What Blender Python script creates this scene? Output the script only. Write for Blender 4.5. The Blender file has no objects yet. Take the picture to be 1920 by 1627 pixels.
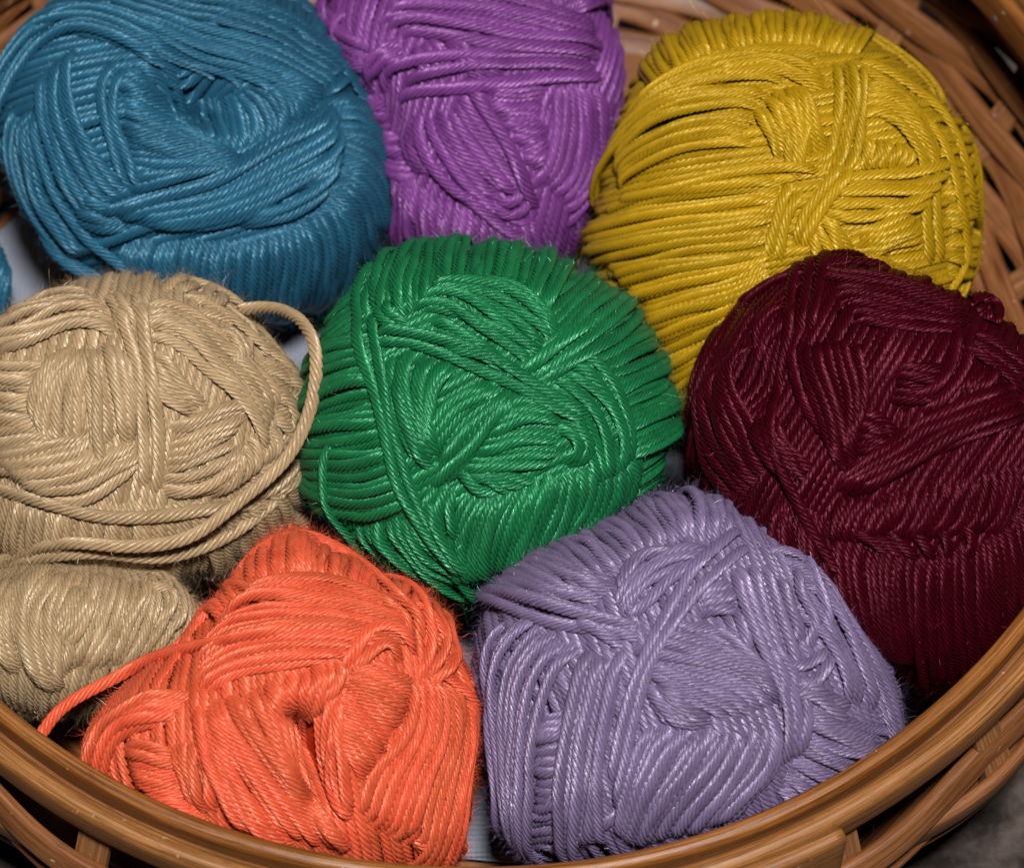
import bpy, math, random
import numpy as np

rng = np.random.default_rng(7)
random.seed(7)
scene = bpy.context.scene
col = scene.collection

# ------------------------------------------------------------------ camera
W, H = 1920.0, 1627.0            # picture proportions the traced paths are written in
ELEV, DIST = math.radians(59.0), 0.55
SPX = 0.0926e-3                  # metres per picture unit at the rim plane's centre
FPX = DIST / SPX
CAM = np.array([0.0, -DIST * math.cos(ELEV), DIST * math.sin(ELEV)])
FWD = -CAM / DIST
RIGHT = np.array([1.0, 0, 0])
UP = np.cross(RIGHT, FWD)
cam_d = bpy.data.cameras.new('camera')
cam = bpy.data.objects.new('camera', cam_d)
col.objects.link(cam)
cam.location = CAM
cam.rotation_euler = (math.pi / 2 - ELEV, 0, 0)
cam_d.sensor_fit = 'HORIZONTAL'
cam_d.sensor_width = 36.0
cam_d.lens = FPX / W * 36.0
cam_d.clip_start = 0.01
cam_d.clip_end = 20.0
cam_d.dof.use_dof = True
cam_d.dof.focus_distance = 0.537
cam_d.dof.aperture_fstop = 20.0
scene.camera = cam

# ------------------------------------------------------------------ world and light
world = bpy.data.worlds.new('World')
scene.world = world
world.use_nodes = True
bg = world.node_tree.nodes['Background']
bg.inputs['Color'].default_value = (0.85, 0.9, 1.0, 1)
bg.inputs['Strength'].default_value = 0.010


def area_light(name, loc, target, size, power, colour):
    d = bpy.data.lights.new(name, 'AREA')
    d.shape = 'DISK'
    d.size = size
    d.energy = power
    d.color = colour
    o = bpy.data.objects.new(name, d)
    col.objects.link(o)
    o.location = loc
    v = np.array(target) - np.array(loc)
    v /= np.linalg.norm(v)
    from mathutils import Vector
    o.rotation_euler = Vector(v).to_track_quat('-Z', 'Y').to_euler()
    return o


# the room's lamp overhead, a little towards the camera
area_light('ceiling_lamp', (0.05, -0.27, 0.85), (0.0, 0.0, 0.0), 0.12, 15.6, (1.0, 0.965, 0.92))

scene.render.engine = 'CYCLES'
scene.cycles.max_bounces = 6
scene.cycles.diffuse_bounces = 3
scene.view_settings.view_transform = 'Standard'
scene.view_settings.look = 'None'
scene.view_settings.gamma = 1.0
scene.view_settings.exposure = 0.0
scene.view_settings.use_curve_mapping = False


# ------------------------------------------------------------------ helpers
def link_mesh(name, verts, faces_flat, nper, mat, parent=None, uv=None, smooth=True):
    """verts (n,3), faces_flat (m, nper) int array; uv per loop (m*nper,2)"""
    me = bpy.data.meshes.new(name)
    verts = np.asarray(verts, np.float32)
    faces = np.asarray(faces_flat, np.int32)
    m = len(faces)
    me.vertices.add(len(verts))
    me.vertices.foreach_set('co', verts.ravel())
    me.loops.add(m * nper)
    me.loops.foreach_set('vertex_index', faces.ravel())
    me.polygons.add(m)
    me.polygons.foreach_set('loop_start', np.arange(0, m * nper, nper, dtype=np.int32))
    if uv is not None:
        l = me.uv_layers.new(name='UVMap')
        l.data.foreach_set('uv', np.asarray(uv, np.float32).ravel())
    me.update(calc_edges=True)
    me.polygons.foreach_set('use_smooth', np.full(m, smooth, dtype=bool))
    if mat is not None:
        me.materials.append(mat)
    o = bpy.data.objects.new(name, me)
    col.objects.link(o)
    if parent is not None:
        o.parent = parent
    return o


def empty(name, loc=(0, 0, 0)):
    o = bpy.data.objects.new(name, None)
    col.objects.link(o)
    o.location = loc
    o.empty_display_size = 0.01
    return o


def tag(o, label, cat, group=None, kind=None):
    o['label'] = label
    o['category'] = cat
    if group:
        o['group'] = group
    if kind:
        o['kind'] = kind


def unit(v):
    v = np.asarray(v, float)
    return v / np.maximum(np.linalg.norm(v, axis=-1, keepdims=True), 1e-12)


def blur1(a, sigma):
    if sigma <= 0.3 or len(a) < 3:
        return a
    k = int(math.ceil(sigma * 3))
    w = np.exp(-0.5 * (np.arange(-k, k + 1) / sigma) ** 2)
    w /= w.sum()
    pad = np.concatenate([np.repeat(a[:1], k, 0), a, np.repeat(a[-1:], k, 0)])
    if a.ndim == 1:
        return np.convolve(pad, w, 'valid')
    return np.stack([np.convolve(pad[:, i], w, 'valid') for i in range(a.shape[1])], 1)


def spline(pts, n):
    """smooth curve through pts, n samples even in length"""
    p = np.asarray(pts, float)
    if len(p) == 2:
        return p[0] + (p[1] - p[0]) * np.linspace(0, 1, n)[:, None]
    q = np.vstack([2 * p[0] - p[1], p, 2 * p[-1] - p[-2]])
    out = []
    for i in range(1, len(q) - 2):
        t = np.linspace(0, 1, 16, endpoint=False)[:, None]
        a, b, c, d = q[i - 1], q[i], q[i + 1], q[i + 2]
        out.append(0.5 * (2 * b + (c - a) * t + (2 * a - 5 * b + 4 * c - d) * t * t + (3 * b - a - 3 * c + d) * t ** 3))
    out.append(p[-1:])
    o = np.vstack(out)
    s = np.concatenate([[0], np.cumsum(np.linalg.norm(np.diff(o, axis=0), axis=1))])
    u = np.linspace(0, s[-1], n)
    return np.stack([np.interp(u, s, o[:, k]) for k in range(o.shape[1])], 1)


def resample(P, step):
    s = np.concatenate([[0], np.cumsum(np.linalg.norm(np.diff(P, axis=0), axis=1))])
    n = max(6, int(s[-1] / step) + 1)
    u = np.linspace(0, s[-1], n)
    return np.stack([np.interp(u, s, P[:, k]) for k in range(P.shape[1])], 1)


def ray(px, py):
    px = np.asarray(px, float)
    py = np.asarray(py, float)
    d = FWD + ((px - W / 2) / FPX)[..., None] * RIGHT - ((py - H / 2) / FPX)[..., None] * UP
    return unit(d)


def at_height(px, py, z):
    d = ray(np.array(px), np.array(py))
    return CAM + d * ((z - CAM[2]) / d[2])


# ------------------------------------------------------------------ materials
def new_mat(name):
    m = bpy.data.materials.new(name)
    m.use_nodes = True
    nt = m.node_tree
    return m, nt, nt.nodes['Principled BSDF']


def N(nt, t, **kw):
    n = nt.nodes.new(t)
    for k, v in kw.items():
        setattr(n, k, v)
    return n


def mix_rgb(nt, a, b, fac):
    n = N(nt, 'ShaderNodeMix', data_type='RGBA')
    for sock, v in ((n.inputs[6], a), (n.inputs[7], b), (n.inputs[0], fac)):
        if hasattr(v, 'links'):
            nt.links.new(v, sock)
        elif isinstance(v, (int, float)):
            sock.default_value = v
        else:
            sock.default_value = (*v, 1)
    return n.outputs[2]


DYE = 0.60


def yarn_material(name, c, c2, spec=1.0, rough=0.34, sheen=0.03, fibre=0.7):
    c, c2 = [x * DYE for x in c], [x * DYE for x in c2]
    m, nt, b = new_mat(name)
    tc = N(nt, 'ShaderNodeTexCoord')
    mp = N(nt, 'ShaderNodeMapping')
    mp.inputs['Scale'].default_value = (420.0, 60.0, 1.0)
    nt.links.new(tc.outputs['UV'], mp.inputs['Vector'])
    n1 = N(nt, 'ShaderNodeTexNoise')
    n1.inputs['Scale'].default_value = 1.0
    n1.inputs['Detail'].default_value = 3.0
    nt.links.new(mp.outputs['Vector'], n1.inputs['Vector'])
    # slow colour drift of the dyed cotton
    n2 = N(nt, 'ShaderNodeTexNoise')
    n2.inputs['Scale'].default_value = 260.0
    n2.inputs['Detail'].default_value = 2.0
    nt.links.new(tc.outputs['Object'], n2.inputs['Vector'])
    ad = N(nt, 'ShaderNodeMath', operation='MULTIPLY_ADD')
    nt.links.new(n1.outputs['Fac'], ad.inputs[0])
    ad.inputs[1].default_value = 0.6
    ad2 = N(nt, 'ShaderNodeMath', operation='MULTIPLY_ADD')
    nt.links.new(n2.outputs['Fac'], ad2.inputs[0])
    ad2.inputs[1].default_value = 0.8
    ad2.inputs[2].default_value = -0.2
    nt.links.new(ad2.outputs[0], ad.inputs[2])
    colr = mix_rgb(nt, c, c2, ad.outputs[0])
    oi = N(nt, 'ShaderNodeObjectInfo')                  # each length of yarn took the dye a little differently
    mr = N(nt, 'ShaderNodeMapRange')
    mr.inputs['To Min'].default_value = 0.86
    mr.inputs['To Max'].default_value = 1.10
    nt.links.new(oi.outputs['Random'], mr.inputs['Value'])
    hs = N(nt, 'ShaderNodeHueSaturation')
    nt.links.new(mr.outputs['Result'], hs.inputs['Value'])
    mh = N(nt, 'ShaderNodeMapRange')
    mh.inputs['To Min'].default_value = 0.5025
    mh.inputs['To Max'].default_value = 0.4985
    nt.links.new(oi.outputs['Random'], mh.inputs['Value'])
    nt.links.new(mh.outputs['Result'], hs.inputs['Hue'])
    nt.links.new(colr, hs.inputs['Color'])
    nt.links.new(hs.outputs['Color'], b.inputs['Base Color'])
    b.inputs['Roughness'].default_value = rough
    b.inputs['Specular IOR Level'].default_value = spec
    b.inputs['Sheen Weight'].default_value = sheen
    b.inputs['Sheen Roughness'].default_value = 0.4
    b.inputs['Sheen Tint'].default_value = (*[min(1, x * 2.5 + 0.15) for x in c2], 1)
    bp = N(nt, 'ShaderNodeBump')
    bp.inputs['Strength'].default_value = fibre
    bp.inputs['Distance'].default_value = 0.00022
    nt.links.new(n1.outputs['Fac'], bp.inputs['Height'])
    nt.links.new(bp.outputs['Normal'], b.inputs['Normal'])
    b.inputs['Specular Tint'].default_value = (*[min(1.0, 0.14 + 0.86 * (x / max(c2)) ** 0.6) for x in c2], 1)
    m2, nt2, b2 = new_mat(name + '_inside')
    b2.inputs['Base Color'].default_value = (*c, 1)
    b2.inputs['Roughness'].default_value = 1.0
    b2.inputs['Specular IOR Level'].default_value = 0.0
    return m, m2


def wood_material(name, c1, c2, c3, rough=0.38, seed=0.0, across=120.0, along=2.2):
    m, nt, b = new_mat(name)
    tc = N(nt, 'ShaderNodeTexCoord')
    mp = N(nt, 'ShaderNodeMapping')
    mp.inputs['Scale'].default_value = (along * 20, across * 20, 1.0)
    mp.inputs['Location'].default_value = (seed, seed * 1.7, 0)
    nt.links.new(tc.outputs['UV'], mp.inputs['Vector'])
    n1 = N(nt, 'ShaderNodeTexNoise')
    n1.inputs['Scale'].default_value = 1.0
    n1.inputs['Detail'].default_value = 6.0
    n1.inputs['Distortion'].default_value = 0.6
    nt.links.new(mp.outputs['Vector'], n1.inputs['Vector'])
    r = N(nt, 'ShaderNodeValToRGB')
    e = r.color_ramp.elements
    e[0].position = 0.30
    e[0].color = (*c1, 1)
    e[1].position = 0.72
    e[1].color = (*c3, 1)
    k = e.new(0.5)
    k.color = (*c2, 1)
    nt.links.new(n1.outputs['Fac'], r.inputs['Fac'])
    n2 = N(nt, 'ShaderNodeTexNoise')
    n2.inputs['Scale'].default_value = 45.0
    n2.inputs['Detail'].default_value = 4.0
    nt.links.new(tc.outputs['Object'], n2.inputs['Vector'])
    rr = N(nt, 'ShaderNodeMapRange')
    rr.inputs['From Min'].default_value = 0.35
    rr.inputs['From Max'].default_value = 0.75
    rr.inputs['To Min'].default_value = 0.0
    rr.inputs['To Max'].default_value = 0.45
    nt.links.new(n2.outputs['Fac'], rr.inputs['Value'])
    cc = mix_rgb(nt, r.outputs['Color'], tuple(x * 0.55 for x in c1), rr.outputs['Result'])
    mp2 = N(nt, 'ShaderNodeMapping')                    # open pores: short dark dashes along the grain
    mp2.inputs['Scale'].default_value = (260.0, 2600.0, 1.0)
    mp2.inputs['Location'].default_value = (seed * 2.3, seed, 0)
    nt.links.new(tc.outputs['UV'], mp2.inputs['Vector'])
    n3 = N(nt, 'ShaderNodeTexNoise')
    n3.inputs['Scale'].default_value = 1.0
    n3.inputs['Detail'].default_value = 4.0
    n3.inputs['Roughness'].default_value = 0.7
    nt.links.new(mp2.outputs['Vector'], n3.inputs['Vector'])
    pr = N(nt, 'ShaderNodeMapRange')
    pr.inputs['From Min'].default_value = 0.52
    pr.inputs['From Max'].default_value = 0.72
    pr.inputs['To Max'].default_value = 0.75
    nt.links.new(n3.outputs['Fac'], pr.inputs['Value'])
    cc = mix_rgb(nt, cc, tuple(x * 0.5 for x in c1), pr.outputs['Result'])
    n4 = N(nt, 'ShaderNodeTexNoise')                    # pale scuffs and specks on the lacquer
    n4.inputs['Scale'].default_value = 420.0
    n4.inputs['Detail'].default_value = 3.0
    nt.links.new(tc.outputs['Object'], n4.inputs['Vector'])
    sc_ = N(nt, 'ShaderNodeMapRange')
    sc_.inputs['From Min'].default_value = 0.70
    sc_.inputs['From Max'].default_value = 0.78
    sc_.inputs['To Max'].default_value = 0.6
    nt.links.new(n4.outputs['Fac'], sc_.inputs['Value'])
    cc = mix_rgb(nt, cc, (0.62, 0.50, 0.36), sc_.outputs['Result'])
    nt.links.new(cc, b.inputs['Base Color'])
    r2 = N(nt, 'ShaderNodeMapRange')
    r2.inputs['To Min'].default_value = rough - 0.08
    r2.inputs['To Max'].default_value = rough + 0.2
    nt.links.new(n1.outputs['Fac'], r2.inputs['Value'])
    nt.links.new(r2.outputs['Result'], b.inputs['Roughness'])
    bp = N(nt, 'ShaderNodeBump')
    bp.inputs['Strength'].default_value = 0.5
    bp.inputs['Distance'].default_value = 0.00025
    nt.links.new(n1.outputs['Fac'], bp.inputs['Height'])
    nt.links.new(bp.outputs['Normal'], b.inputs['Normal'])
    b.inputs['Coat Weight'].default_value = 0.05
    b.inputs['Specular IOR Level'].default_value = 0.35
    b.inputs['Coat Roughness'].default_value = 0.3
    return m


WOOD_RIM = wood_material('honey_wood', (0.075, 0.022, 0.004), (0.20, 0.070, 0.014), (0.31, 0.130, 0.036), 0.32)
WOOD_RIM2 = wood_material('pale_honey_wood', (0.090, 0.031, 0.007), (0.23, 0.092, 0.024), (0.35, 0.165, 0.054), 0.36, seed=3.3)
WOOD_WEAVE = wood_material('reed_wood', (0.085, 0.027, 0.008), (0.175, 0.064, 0.020), (0.26, 0.110, 0.040), 0.40, seed=7.1, across=60)
WOOD_STAKE = wood_material('stake_wood', (0.11, 0.040, 0.013), (0.20, 0.082, 0.028), (0.29, 0.135, 0.052), 0.5, seed=11.0)

# ------------------------------------------------------------------ setting: carpet
FLOOR_Z = -0.060


def carpet():
    m, nt, b = new_mat('dark_carpet')
    tc = N(nt, 'ShaderNodeTexCoord')
    n = N(nt, 'ShaderNodeTexNoise')
    n.inputs['Scale'].default_value = 160.0
    n.inputs['Detail'].default_value = 5.0
    nt.links.new(tc.outputs['Object'], n.inputs['Vector'])
    r = N(nt, 'ShaderNodeValToRGB')
    r.color_ramp.elements[0].position = 0.35
    r.color_ramp.elements[0].color = (0.018, 0.014, 0.013, 1)
    r.color_ramp.elements[1].position = 0.7
    r.color_ramp.elements[1].color = (0.10, 0.078, 0.07, 1)
    nt.links.new(n.outputs['Fac'], r.inputs['Fac'])
    nt.links.new(r.outputs['Color'], b.inputs['Base Color'])
    b.inputs['Roughness'].default_value = 0.95
    b.inputs['Specular IOR Level'].default_value = 0.1
    bp = N(nt, 'ShaderNodeBump')
    bp.inputs['Distance'].default_value = 0.003
    nt.links.new(n.outputs['Fac'], bp.inputs['Height'])
    nt.links.new(bp.outputs['Normal'], b.inputs['Normal'])
    k = 160
    xs = np.linspace(-0.6, 0.6, k)
    X, Y = np.meshgrid(xs, xs)
    Z = FLOOR_Z + 0.0012 * rng.standard_normal(X.shape)
    V = np.stack([X.ravel(), Y.ravel(), Z.ravel()], 1)
    i = np.arange(k * k).reshape(k, k)
    F = np.stack([i[:-1, :-1], i[:-1, 1:], i[1:, 1:], i[1:, :-1]], -1).reshape(-1, 4)
    o = link_mesh('carpet', V, F, 4, m)
    o['kind'] = 'structure'


carpet()

# ------------------------------------------------------------------ basket
BX, BY, BR = -0.0073, 0.0358, 0.1163       # rim centre and inner radius, rim top at z = 0
basket = empty('basket', (BX, BY, FLOOR_Z))
BOFF = np.array([BX, BY, FLOOR_Z])


def sweep_ring(name, profile, mat, a0=0.0, a1=2 * math.pi, n=220, radial=None, lift=None, closed=True, grow=None):
    """profile: list of (dr, z) closed loop, swept around the basket's axis"""
    prof = np.asarray(profile, float)
    k = len(prof)
    A = np.linspace(a0, a1, n, endpoint=not closed)
    rad = np.zeros(n) if radial is None else radial(A)
    lf = np.zeros(n) if lift is None else lift(A)
    g = np.ones(n) if grow is None else grow(A)
    c = prof.mean(0)
    pr = c + (prof - c)[None] * g[:, None, None]
    R = pr[:, :, 0] + rad[:, None]
    Z = pr[:, :, 1] + lf[:, None]
    V = np.stack([R * np.cos(A)[:, None], R * np.sin(A)[:, None], Z - FLOOR_Z], -1).reshape(-1, 3)
    idx = np.arange(n * k).reshape(n, k)
    nx = np.roll(idx, -1, 0) if closed else idx[1:]
    cu = idx if closed else idx[:-1]
    F = np.stack([cu, nx, np.roll(nx, -1, 1), np.roll(cu, -1, 1)], -1).reshape(-1, 4)
    rr = float(prof[:, 0].mean())
    u0 = (A * rr)
    per = np.concatenate([[0], np.cumsum(np.linalg.norm(np.diff(np.vstack([prof, prof[:1]]), axis=0), axis=1))])
    ns = n if closed else n - 1
    step = (A[1] - A[0]) * rr
    U0 = np.repeat(u0[:ns, None], k, 1)
    V0 = np.repeat(per[None, :-1], ns, 0)
    V1 = np.repeat(per[None, 1:], ns, 0)
    uv = np.stack([np.stack([U0, V0], -1), np.stack([U0 + step, V0], -1), np.stack([U0 + step, V1], -1), np.stack([U0, V1], -1)], 2)
    faces = F
    o = link_mesh(name, V, faces, 4, mat, basket, uv.reshape(-1, 2))
    if not closed:   # cap the two ends
        import bmesh
        bm = bmesh.new()
        bm.from_mesh(o.data)
        bm.verts.ensure_lookup_table()
        bm.faces.new([bm.verts[i] for i in range(k)])
        bm.faces.new([bm.verts[(n - 1) * k + i] for i in reversed(range(k))])
        bm.normal_update()
        bm.to_mesh(o.data)
        bm.free()
    return o


def rounded(dr0, dr1, z0, z1, r, n=5, only=None):
    pts = []
    for (cx, cz, a) in ((dr1 - r, z1 - r, 0), (dr0 + r, z1 - r, 90), (dr0 + r, z0 + r, 180), (dr1 - r, z0 + r, 270)):
        for i in range(n):
            t = math.radians(a + 90 * i / (n - 1))
            pts.append((cx + r * math.cos(t), cz + r * math.sin(t)))
    return pts


def wob(seed, amp, ks=(2, 3, 5, 9)):
    ph = np.random.default_rng(seed).uniform(0, 6.28, len(ks))
    am = np.random.default_rng(seed + 1).uniform(0.4, 1.0, len(ks))
    return lambda A: amp * sum(a * np.sin(k * A + p) for a, k, p in zip(am, ks, ph)) / len(ks)


sweep_ring('inner_hoop', rounded(BR, BR + 0.0030, -0.0090, 0.0, 0.0014), WOOD_RIM, n=260, radial=wob(1, 0.0007), lift=wob(3, 0.0006))
sweep_ring('outer_hoop', rounded(BR + 0.0043, BR + 0.0080, -0.0092, -0.0008, 0.0018), WOOD_RIM2, n=260, radial=wob(5, 0.0007), lift=wob(7, 0.0006))
sweep_ring('rim_reed', rounded(BR + 0.0026, BR + 0.0047, -0.0075, -0.0048, 0.0010), WOOD_WEAVE, n=220, lift=wob(9, 0.0005))


def wall_r(z):
    # the belly swells just under the rim, then rounds in to the base like a bowl
    zz = -np.asarray(z, float)
    t = np.clip((zz - 0.020) / 0.040, 0, 1)
    return BR + 0.0036 + 0.0070 * np.clip((zz - 0.006) / 0.012, 0, 1) ** 0.8 - 0.046 * (1 - np.sqrt(1 - (0.985 * t) ** 2))


NST = 24
ROWS = 11
zz_ = np.linspace(-0.0145, -0.0585, 400)
ss_ = np.concatenate([[0], np.cumsum(np.hypot(np.diff(zz_), np.diff(wall_r(zz_))))])
ROWZ = np.interp((np.arange(ROWS) + 0.4) * 0.0052, ss_, zz_)
for row in range(ROWS):
    zc = float(ROWZ[row])
    sgn = 1 if row % 2 == 0 else -1
    r0_ = float(wall_r(zc))
    sl = (float(wall_r(zc + 0.0005)) - float(wall_r(zc - 0.0005))) / 0.001
    tl = math.atan(sl)                        # lean of the wall here
    hh = 0.0028 + 0.0002 * math.sin(row * 2.1)
    prof = [(r0_ + x * math.cos(tl) + z * math.sin(tl), zc - x * math.sin(tl) + z * math.cos(tl))
            for (x, z) in rounded(-0.0012, 0.0012, -hh, hh, 0.0009, 4)]
    sweep_ring('weaver', prof, WOOD_WEAVE, n=288,
               radial=(lambda A, s=sgn: s * 0.0015 * np.cos(A * NST / 2)),
               lift=wob(20 + row, 0.0010, (3, 5, 7, 11)))
for k in range(NST):
    a = 2 * math.pi * (k + 0.0) / NST
    zs = np.interp(np.linspace(0, ss_[-1], 12), ss_, zz_)
    zs[0] = -0.0065
    rs = wall_r(zs)
    hw = 0.0030
    th = 0.0006
    V = []
    for z, r in zip(zs, rs):
        for (t, d) in ((-hw, -th), (hw, -th), (hw, th), (-hw, th)):
            rr = r + d
            V.append((rr * math.cos(a) - t * math.sin(a), rr * math.sin(a) + t * math.cos(a), z - FLOOR_Z))
    F = []
    uv = []
    for i in range(11):
        for j in range(4):
            F.append((i * 4 + j, i * 4 + (j + 1) % 4, i * 4 + 4 + (j + 1) % 4, i * 4 + 4 + j))
            for (ii, jj) in ((0, 0), (0, 1), (1, 1), (1, 0)):
                uv.append(((i + ii) * 0.005 + k, (j + jj) * 0.004))
    link_mesh('stake', V, F, 4, WOOD_STAKE, basket, uv, smooth=False)
# nails that hold the hoops, dark heads on the inner side
m_nail, nt_, b_ = new_mat('nail_metal')
b_.inputs['Base Color'].default_value = (0.28, 0.27, 0.28, 1)
b_.inputs['Metallic'].default_value = 0.8
b_.inputs['Roughness'].default_value = 0.4


def nail(a, r, z, rad=0.0009):
    n = 10
    V = [(0, 0, 0.0006)] + [(rad * math.cos(t), rad * math.sin(t), 0.0003) for t in np.linspace(0, 2 * math.pi, n, endpoint=False)] \
        + [(rad * math.cos(t), rad * math.sin(t), -0.0006) for t in np.linspace(0, 2 * math.pi, n, endpoint=False)]
    V = np.array(V)
    inn = np.array([-math.cos(a), -math.sin(a), 0])
    tang = np.array([-math.sin(a), math.cos(a), 0])
    up = np.array([0, 0, 1.0])
    P = np.array([r * math.cos(a), r * math.sin(a), z - FLOOR_Z]) + V[:, :1] * tang + V[:, 1:2] * up + V[:, 2:] * inn
    F = [(0, 1 + i, 1 + (i + 1) % n) for i in range(n)]
    for i in range(n):
        a_, b2, c_, d_ = 1 + i, 1 + (i + 1) % n, 1 + n + (i + 1) % n, 1 + n + i
        F += [(a_, d_, c_), (a_, c_, b2)]
    link_mesh('nail', P, F, 3, m_nail, basket)


for k in range(0, NST):
    a = 2 * math.pi * k / NST
    if math.sin(a) > -0.35:
        nail(a + 0.02, BR + 0.0002, -0.0060, 0.0010)
        for row in range(0, ROWS, 2):
            if (k + row // 2) % 2 == 0:
                zc = float(ROWZ[row]) - 0.0030
                nail(a + 0.015, float(wall_r(zc)) - 0.0009, zc, 0.0007)
# base disc of the basket
ang = np.linspace(0, 2 * math.pi, 64, endpoint=False)
rb = float(wall_r(-0.0585)) + 0.002
Vb = [(0, 0, 0.003)] + [(rb * math.cos(t), rb * math.sin(t), 0.003) for t in ang] + [(rb * math.cos(t), rb * math.sin(t), 0.0008) for t in ang] + [(0, 0, 0.0008)]
Fb = []
for i in range(64):
    j = (i + 1) % 64
    Fb += [(0, 1 + i, 1 + j), (1 + i, 65 + i, 65 + j), (1 + i, 65 + j, 1 + j), (129, 65 + j, 65 + i)]
link_mesh('base', Vb, Fb, 3, WOOD_STAKE, basket, smooth=False)
# the handle's foot, riveted outside the near rim
aF = math.atan2(-0.115, 0.0517)
hf = sweep_ring('handle_foot', rounded(BR + 0.0083, BR + 0.0112, -0.046, 0.0000, 0.0012, 4), WOOD_RIM2, a0=aF - 0.080, a1=aF + 0.080, n=14, closed=False)
tag(basket, 'round woven wooden basket with double hoop rim holding all the yarn', 'basket')

# ------------------------------------------------------------------ white lining
m_pap, nt_, b_ = new_mat('shade_tinted_white')
b_.inputs['Base Color'].default_value = (0.20, 0.225, 0.285, 1)  # white lining, with the shade between the balls painted in as dark blue-grey
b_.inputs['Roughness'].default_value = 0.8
wv1, wv2 = N(nt_, 'ShaderNodeTexWave'), N(nt_, 'ShaderNodeTexWave')      # plain weave of the lining
tcw = N(nt_, 'ShaderNodeTexCoord')
for w_, ax_ in ((wv1, 'X'), (wv2, 'Y')):
    w_.bands_direction = ax_
    w_.inputs['Scale'].default_value = 330.0
    w_.inputs['Distortion'].default_value = 1.5
    nt_.links.new(tcw.outputs['Object'], w_.inputs['Vector'])
mw = N(nt_, 'ShaderNodeMath', operation='ADD')
nt_.links.new(wv1.outputs['Fac'], mw.inputs[0])
nt_.links.new(wv2.outputs['Fac'], mw.inputs[1])
bw = N(nt_, 'ShaderNodeBump')
bw.inputs['Distance'].default_value = 0.0002
nt_.links.new(mw.outputs[0], bw.inputs['Height'])
nt_.links.new(bw.outputs['Normal'], b_.inputs['Normal'])
LIN_Z = FLOOR_Z + 0.0055


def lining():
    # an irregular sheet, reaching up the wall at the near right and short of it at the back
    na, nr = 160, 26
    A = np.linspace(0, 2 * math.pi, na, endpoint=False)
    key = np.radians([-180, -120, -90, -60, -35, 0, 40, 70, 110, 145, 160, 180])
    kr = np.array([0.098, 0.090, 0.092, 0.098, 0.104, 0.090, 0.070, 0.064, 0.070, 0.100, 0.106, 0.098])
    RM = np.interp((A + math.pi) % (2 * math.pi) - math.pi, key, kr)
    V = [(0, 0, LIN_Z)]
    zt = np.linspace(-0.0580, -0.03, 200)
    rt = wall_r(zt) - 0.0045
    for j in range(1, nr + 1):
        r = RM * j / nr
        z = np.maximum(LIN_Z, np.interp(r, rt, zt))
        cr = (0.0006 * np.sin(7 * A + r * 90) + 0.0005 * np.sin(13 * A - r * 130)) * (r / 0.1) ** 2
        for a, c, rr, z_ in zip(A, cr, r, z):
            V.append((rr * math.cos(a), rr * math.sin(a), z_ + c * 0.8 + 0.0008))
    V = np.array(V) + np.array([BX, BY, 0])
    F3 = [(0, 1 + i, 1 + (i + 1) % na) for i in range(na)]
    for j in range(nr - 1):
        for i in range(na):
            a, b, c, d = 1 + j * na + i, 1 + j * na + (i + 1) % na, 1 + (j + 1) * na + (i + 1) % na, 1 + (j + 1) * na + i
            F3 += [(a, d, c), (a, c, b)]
    o = link_mesh('shade_tinted_lining', V, F3, 3, m_pap)
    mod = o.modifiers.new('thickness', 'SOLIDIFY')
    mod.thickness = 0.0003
    tag(o, 'white lining on the basket bottom with shade painted into its blue-grey colour, showing in gaps between balls', 'cloth')


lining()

# ------------------------------------------------------------------ yarn
NL = 6                                   # plies in the yarn
TRI = [0]
FLAT = 0.74                              # strands lie a little squashed


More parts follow.
